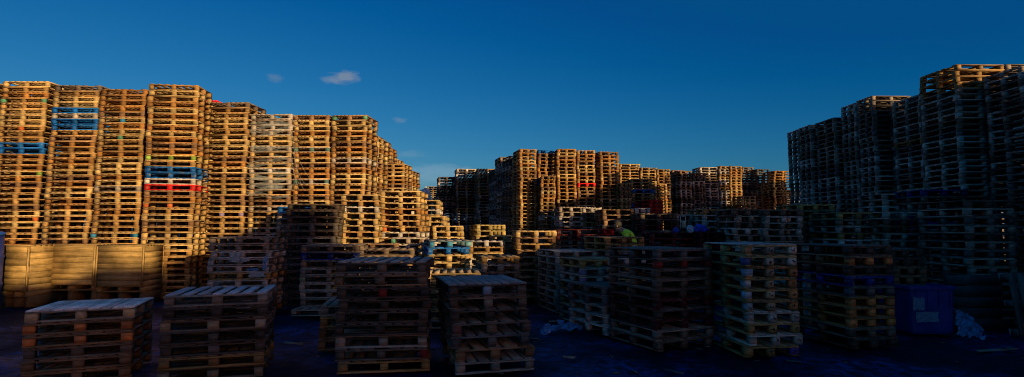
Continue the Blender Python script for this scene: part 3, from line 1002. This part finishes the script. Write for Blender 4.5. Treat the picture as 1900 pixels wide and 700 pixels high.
fw.rotation_euler = (0, 0, rad(-3))
tag(fw, 'ragged clear stretch film wrapped round a tall stack in the sunlit wall', 'plastic film')

bm = bmesh.new()
p0, p1 = at(538, 262, 14.4), at(586, 350, 14.5)
for k in range(5):
    a, b = p0 + Vector((r.uniform(-.1, .1), 0, r.uniform(-.4, .2))), p1 + Vector((r.uniform(-.5, .1), 0, r.uniform(-.2, .4)))
    add_tube(bm, [a.lerp(b, t) + Vector((0, -.03 * math.sin(t * 3.1), -.25 * math.sin(t * math.pi) * (1 + .3 * k / 5))) for t in [i / 8 for i in range(9)]], .006, 4)
ss = obj('loose_strap', bm, FILM)
tag(ss, 'pale loose straps hanging beside the film wrapped stack', 'strap')

for i, (px, py, w, h, m, lab, rzz) in enumerate(((436, 486, .20, .19, WHITEP, 'white paper sheet stuck to the littered stack', 3), (457, 486, .17, .09, WHITEP, 'small torn white paper right of the larger sheet', -12),
                                            (391, 492, .10, .10, WHITEP, 'crumpled paper at left end of the littered stack', 10), (470, 503, .22, .06, BLUEFILM, 'bluish plastic shred in the littered stack', 0),
                                            (491, 500, .09, .26, BLUEFILM, 'hanging plastic ribbon at right end of the littered stack', 8), (478, 514, .32, .10, WHITEP, 'torn card low down on the littered stack', -3))):
    c = at(px, py, 10.85)
    s_ = sheet('paper_sheet' if m is WHITEP else 'plastic_shred', w, h, 8, 6, .012, m, None, .18, i + 3)
    s_.location = (c.x, c.y - .03, c.z)
    s_.rotation_euler = (0, rad(rzz), 0)
    tag(s_, lab, 'paper' if m is WHITEP else 'plastic scrap')
c = at(384, 522, 10.6)
bd = planks('loose_board', [(0, 0, .36, .09, .022, .74, 0)], [1], (.17, .14, .12))
bd.location = (c.x, c.y, 0)
bd.rotation_euler = (rad(-8), rad(11), 0)
tag(bd, 'broken board leaning on the left end of the littered stack', 'board')

# scraps of wood lying in the mud
r = random.Random(8)
for i, (px, py, L, lab) in enumerate(((545, 634, .32, 'broken wood scrap lying on mud before the lone pallet'), (1028, 594, .22, 'pale wood splinter on mud right of the near centre stack'), (1055, 659, .16, 'pale wood chip on mud right of near centre stack, nearest'),
                                 (1850, 646, .7, 'long thin batten lying in dark mud at lower right'))):
    dd = EYE * FPX / (py - 425)
    c = at(px, py, dd)
    s_ = planks('wood_scrap', [(0, 0, .012, L, .05, .022, 0), (L * .3, .03, .014, L * .5, .03, .018, .3)], [1, .8], (.28, .24, .19))
    s_.location = (c.x, c.y, 0)
    s_.rotation_euler = (0, 0, r.uniform(-.5, .5))
    tag(s_, lab, 'wood scrap')

# dark stamps burnt into the blocks of the pale stack
STAMP = plain('stamp_ink', (.02, .017, .015), .9)
for p in P:
    if p['stack'] == 'F7' and 'root' in p:
        rt = p['root']
        for ch in list(rt.children):
            if ch.name.split('.')[0] != 'block':
                continue
            v = ch.data.vertices
            ym = min(x.co.y for x in v)
            xm = sum(x.co.x for x in v) / 8
            if ym > -p['D'] / 2 + .05 or xm < -.2:
                continue
            rr = random.Random(int(p['pos'].z * 100) + int(xm * 50))
            bm = bmesh.new()
            for q in range(rr.randint(4, 6)):
                a = rr.uniform(0, 6.3)
                cxx, cz = xm + rr.uniform(-.026, .026), .066 + rr.uniform(-.016, .016)
                l, w = rr.uniform(.012, .026), rr.uniform(.003, .006)
                dx, dz = math.cos(a), math.sin(a) * .8
                bm.faces.new([bm.verts.new((cxx + sx * dx * l - sz * dz * w, ym - .0035 - q * .0004, cz + sx * dz * l + sz * dx * w)) for sx, sz in ((-1, -1), (1, -1), (1, 1), (-1, 1))])
            obj('stamp', bm, STAMP, ch)

# ------------------------------------------------------------------ on the dark red stacks
SACKB = plain('blue_sack', (.008, .045, .42), .45, .4, 6)
SACKW = plain('pale_sack', (.36, .44, .50), .5, .3, 6)
RAG = plain('brown_rag', (.20, .15, .10), .8, .5, 12)
zq = {}
for p in P:
    if p['stack'] in ('Q0', 'Q1') and p['it'] == 0:
        zq[p['stack']] = (p['pos'].z + p['h'])


def sit(px, key, d):
    c = at(px, 430, d)
    return (c.x, c.y, zq[key])


s_ = lump('plastic_sack', (.16, .13, .105), SACKB, 2, .3)
s_.location = sit(1300, 'Q1', 13.4)
tag(s_, 'bright blue plastic sack on dark red pallets, larger one', 'sack')
s_ = lump('plastic_sack', (.085, .08, .10), SACKW, 5, .4)
s_.location = sit(1281, 'Q0', 13.45)
tag(s_, 'pale plastic sack between small machine and blue sack', 'sack')
s_ = lump('plastic_sack', (.06, .06, .075), SACKB, 8, .35)
s_.location = sit(1254, 'Q0', 13.5)
tag(s_, 'small blue sack left of the small machine', 'sack')
s_ = lump('rag', (.10, .07, .035), RAG, 12, .5)
s_.location = sit(1236, 'Q0', 13.6)
tag(s_, 'crumpled brown rag at left on the dark red pallets', 'rag')
hm = empty('hand_machine', sit(1268, 'Q0', 13.7))
tag(hm, 'small pale machine with upright rectangular handle on dark red pallets', 'machine')
bm = bmesh.new()
add_tube(bm, [(-.06, 0, .1), (-.062, .01, .40), (-.055, .01, .415), (.055, .01, .415), (.062, .01, .40), (.06, 0, .1)], .0085, 8)
add_tube(bm, [(-.06, .005, .28), (.06, .005, .28)], .007, 8)
obj('handle_frame', bm, METAL, hm)
bm = bmesh.new()
add_box(bm, (0.015, -.01, .20), (.10, .09, .15), 0, .02)
add_box(bm, (0.015, -.06, .23), (.06, .02, .05), 0, .006)
obj('motor_housing', bm, plain('machine_cream', (.36, .36, .22), .5), hm)
bm = bmesh.new()
add_box(bm, (0, 0, .085), (.15, .11, .05), 0, .012)
obj('base', bm, DARKM, hm)
for sx in (-1, 1):
    bm = bmesh.new()
    bmesh.ops.create_cone(bm, cap_ends=True, segments=18, radius1=.055, radius2=.055, depth=.03, matrix=Matrix.Translation((sx * .095, .0, .055)) @ Matrix.Rotation(math.pi / 2, 4, 'Y'))
    obj('wheel', bm, DARKM, hm)

# tangled white sheeting on the far left of the gap
ft = lump('plastic_sheeting', (.45, .4, .85), plain('white_sheeting', (.50, .50, .48), .6, .4, 3), 3, .55)
c = at(785, 364, 33)
ft.location = (c.x, c.y, 0)
ft.scale = (1, 1, 1)
for v in ft.data.vertices:
    v.co.z += 2.6
tag(ft, 'tangled white sheeting far off in the gap beyond the sunlit wall', 'plastic sheeting')
ps = bmesh.new()
add_box(ps, (0, 0, 1.3), (1.0, 1.0, 2.6))
hp_ = obj('sheeting_support', ps, plain('pale_bale', (.22, .22, .22), .8, .4, 4), ft)

# ------------------------------------------------------------------ the worker
SKIN = plain('skin', (.36, .20, .14), .55, .12)
HIVIS = plain('hi_vis_cloth', (.55, .82, .03), .7, .2, 14)
TROUS = plain('dark_trousers', (.02, .022, .03), .85, .3, 14)
HAIR = plain('brown_hair', (.035, .022, .015), .7, .4, 30)
SILV = plain('reflective_band', (.5, .52, .5), .35, .1)


def skin_mesh(V, E, rd, sub=2):
    me = bpy.data.meshes.new('tmp')
    me.from_pydata(V, E, [])
    ob = link(bpy.data.objects.new('tmp', me))
    ob.modifiers.new('s', 'SKIN')
    for i, q in enumerate(rd):
        me.skin_vertices[0].data[i].radius = (q, q) if not isinstance(q, tuple) else q
    me.skin_vertices[0].data[0].use_root = True
    ob.modifiers.new('u', 'SUBSURF').levels = sub
    dg = bpy.context.evaluated_depsgraph_get()
    out = bpy.data.meshes.new_from_object(ob.evaluated_get(dg))
    bpy.data.objects.remove(ob)
    return out


def person(loc, rz):
    rt = empty('person', loc, rz)
    tag(rt, 'person in a yellow hi-vis jacket stooping behind a stack', 'person')
    V, E, rd = [], [], []

    def v(p, r, par=None):
        V.append(p)
        rd.append(r)
        if par is not None:
            E.append((par, len(V) - 1))
        return len(V) - 1
    # faces +x, stooping forwards; z up
    pel = v((-.06, 0, .98), (.15, .12))
    sp = v((-.05, 0, 1.16), (.15, .115), pel)
    ch = v((.02, 0, 1.37), (.17, .125), sp)
    up = v((.13, 0, 1.52), (.14, .10), ch)
    nk = v((.24, 0, 1.575), .058, up)
    h1 = v((.335, 0, 1.60), .085, nk)
    h2 = v((.365, 0, 1.68), .098, h1)
    h3 = v((.37, 0, 1.75), .075, h2)
    fingers = []
    for s in (-1, 1):
        sh = v((.13, s * .19, 1.48), .072, up)
        el = v((.20, s * .24, 1.17), .048, sh)
        wr = v((.45, s * .21, .97), .032, el)
        pm = v((.52, s * .20, .93), (.042, .022), wr)
        for k in range(4):
            L = (.075, .085, .08, .062)[k]
            yk = s * (.20 + (.03 - .02 * k))
            a = v((.555, yk, .915), .0095, pm)
            b = v((.555 + L * .55, yk, .895), .0088, a)
            v((.555 + L * .85, yk, .865), .0075, b)
        t0 = v((.50, s * .165, .925), .011, pm)
        v((.535, s * .145, .90), .0095, t0)
        hip = v((-.05, s * .095, .90), .10, pel)
        kn = v((.05, s * .11, .50), .062, hip)
        an = v((-.02, s * .115, .09), .042, kn)
        he = v((-.03, s * .115, .045), .042, an)
        v((.14, s * .125, .035), .036, an)
    me = skin_mesh(V, E, rd)
    me.materials.clear()
    for m in (SKIN, HIVIS, TROUS, DARKM):
        me.materials.append(m)
    for f in me.polygons:
        c_ = f.center
        f.use_smooth = True
        if c_.z < .12:
            f.material_index = 3
        elif c_.z < .96 and c_.x < .35:
            f.material_index = 2
        elif c_.z < 1.585 and c_.x < .46 and not (c_.z > 1.53 and c_.x > .215):
            f.material_index = 1
    body = link(bpy.data.objects.new('body', me), rt)
    # face: eyes, nose, mouth, ears
    bm = bmesh.new()
    bmesh.ops.create_cone(bm, cap_ends=True, segments=8, radius1=.016, radius2=.007, depth=.045, matrix=Matrix.Translation((.468, 0, 1.665)) @ Matrix.Rotation(rad(18), 4, 'Y'))
    for s in (-1, 1):
        bmesh.ops.create_icosphere(bm, subdivisions=2, radius=.022, matrix=Matrix.Translation((.36, s * .10, 1.665)) @ Matrix.Diagonal((.8, .4, 1.5, 1)))
    obj('face_feature', bm, SKIN, body, True)
    bm = bmesh.new()
    for s in (-1, 1):
        bmesh.ops.create_icosphere(bm, subdivisions=2, radius=.011, matrix=Matrix.Translation((.452, s * .035, 1.69)))
    obj('eyes', bm, DARKM, body, True)
    bm = bmesh.new()
    add_box(bm, (.445, 0, 1.622), (.012, .045, .008), 0, .003)
    obj('mouth', bm, plain('lip', (.22, .08, .07), .5), body)
    bm = bmesh.new()
    from mathutils import noise
    bmesh.ops.create_icosphere(bm, subdivisions=4, radius=1)
    for q in list(bm.verts):
        n_ = q.co.normalized()
        k = 1 + .06 * noise.noise(n_ * 6)
        q.co = Vector((.362 + n_.x * .112 * k - .012, n_.y * .108 * k, 1.70 + n_.z * .115 * k))
    bmesh.ops.delete(bm, geom=[q for q in bm.verts if q.co.z < 1.60 or (q.co.x > .41 and q.co.z < 1.745)], context='VERTS')
    obj('hair', bm, HAIR, body, True)
    bm = bmesh.new()
    add_tube(bm, [(-.04 + .165 * math.cos(a) * 1.0, .182 * math.sin(a), 1.18 - .04 * math.cos(a)) for a in [k * 2 * math.pi / 20 for k in range(21)]], .012, 6)
    obj('reflective_stripe', bm, SILV, body, True)
    return rt


c = at(1166, 500, 13.3)
person((c.x + .10, 13.3, .152), math.pi + rad(-8))

# ------------------------------------------------------------------ ground
m, t, p = mat('wet_mud')
gp = N(t, 'ShaderNodeNewGeometry')
n1 = N(t, 'ShaderNodeTexNoise', i_Scale=.55, i_Detail=5.0, i_Roughness=.6)
n2 = N(t, 'ShaderNodeTexNoise', i_Scale=7.0, i_Detail=8.0, i_Roughness=.7)
n3 = N(t, 'ShaderNodeTexNoise', i_Scale=38.0, i_Detail=6.0, i_Roughness=.7)
for n_ in (n1, n2, n3):
    t.links.new(gp.outputs['Position'], n_.inputs['Vector'])
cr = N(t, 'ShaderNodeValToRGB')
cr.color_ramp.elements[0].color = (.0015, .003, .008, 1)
cr.color_ramp.elements[1].color = (.001, .05, .21, 1)  # blue of the reflected sky, painted into the mud colour
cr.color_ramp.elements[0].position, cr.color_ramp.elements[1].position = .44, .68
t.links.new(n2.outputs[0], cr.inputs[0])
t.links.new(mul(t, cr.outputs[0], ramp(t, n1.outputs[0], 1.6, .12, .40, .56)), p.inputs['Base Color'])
wet = ramp(t, n1.outputs[0], .45, .75, .36, .6)
t.links.new(wet, p.inputs['Roughness'])
p.inputs['Specular IOR Level'].default_value = .35
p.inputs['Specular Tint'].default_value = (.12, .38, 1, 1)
hs = N(t, 'ShaderNodeMath', operation='MULTIPLY_ADD')
hs.inputs[1].default_value = .35
t.links.new(n3.outputs[0], hs.inputs[0])
t.links.new(n2.outputs[0], hs.inputs[2])
b = N(t, 'ShaderNodeBump', i_Strength=.9, i_Distance=.05)
t.links.new(hs.outputs[0], b.inputs['Height'])
t.links.new(b.outputs[0], p.inputs['Normal'])
MUD = m
xs = np.concatenate([[-2500, -400, -120, -50], np.arange(-14, 12.1, .11), [50, 120, 400, 2500]])
ys = np.concatenate([[-2500, -300, -60, -25, -10], np.arange(2, 16.1, .11), [26, 40, 80, 200, 600, 3500]])
X, Y = np.meshgrid(xs, ys)
Z = .012 * np.sin(X * 2.1 + 1.3 * np.sin(Y * .8)) + .010 * np.sin(X * 5.3 - Y * 1.7) + .008 * np.sin(Y * 6.1 + X * 3.1 + 2 * np.sin(X)) + .006 * np.sin(X * 11 + Y * 9)
rs = np.random.RandomState(3)
Z += rs.normal(0, .007, Z.shape)
Z = np.minimum(Z - .036, -.002)
Z[(np.abs(X) > 12) | (Y > 15.5) | (Y < 2.2)] = -.036
nx, ny = len(xs), len(ys)
idx = np.arange(nx * ny).reshape(ny, nx)
quads = np.stack([idx[:-1, :-1], idx[:-1, 1:], idx[1:, 1:], idx[1:, :-1]], -1).reshape(-1, 4)
me = bpy.data.meshes.new('ground')
me.from_pydata(np.stack([X, Y, Z], -1).reshape(-1, 3).tolist(), [], quads.tolist())
for f in me.polygons:
    f.use_smooth = True
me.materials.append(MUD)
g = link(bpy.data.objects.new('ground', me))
g['kind'] = 'structure'

# chips and splinters nobody could count, trodden into the mud
r = random.Random(77)
bx, sh = [], []
for i in range(170):
    y_ = r.uniform(4.5, 13)
    x_ = r.uniform(-.95, .95) * y_
    L = r.choice((.04, .06, .09, .14, .2)) * r.uniform(.6, 1.3)
    bx.append((x_, y_, -.012 + r.uniform(0, .01), L, r.uniform(.01, .035), r.uniform(.008, .018), r.uniform(0, 3.14)))
    sh.append(r.uniform(.25, 1.1))
ws = planks('wood_chips', bx, sh, (.16, .14, .12))
ws['kind'] = 'stuff'
ws['label'] = 'wood chips and splinters trodden into the dark wet mud'
print('pallets', len(P), 'objects', len(scn.objects))
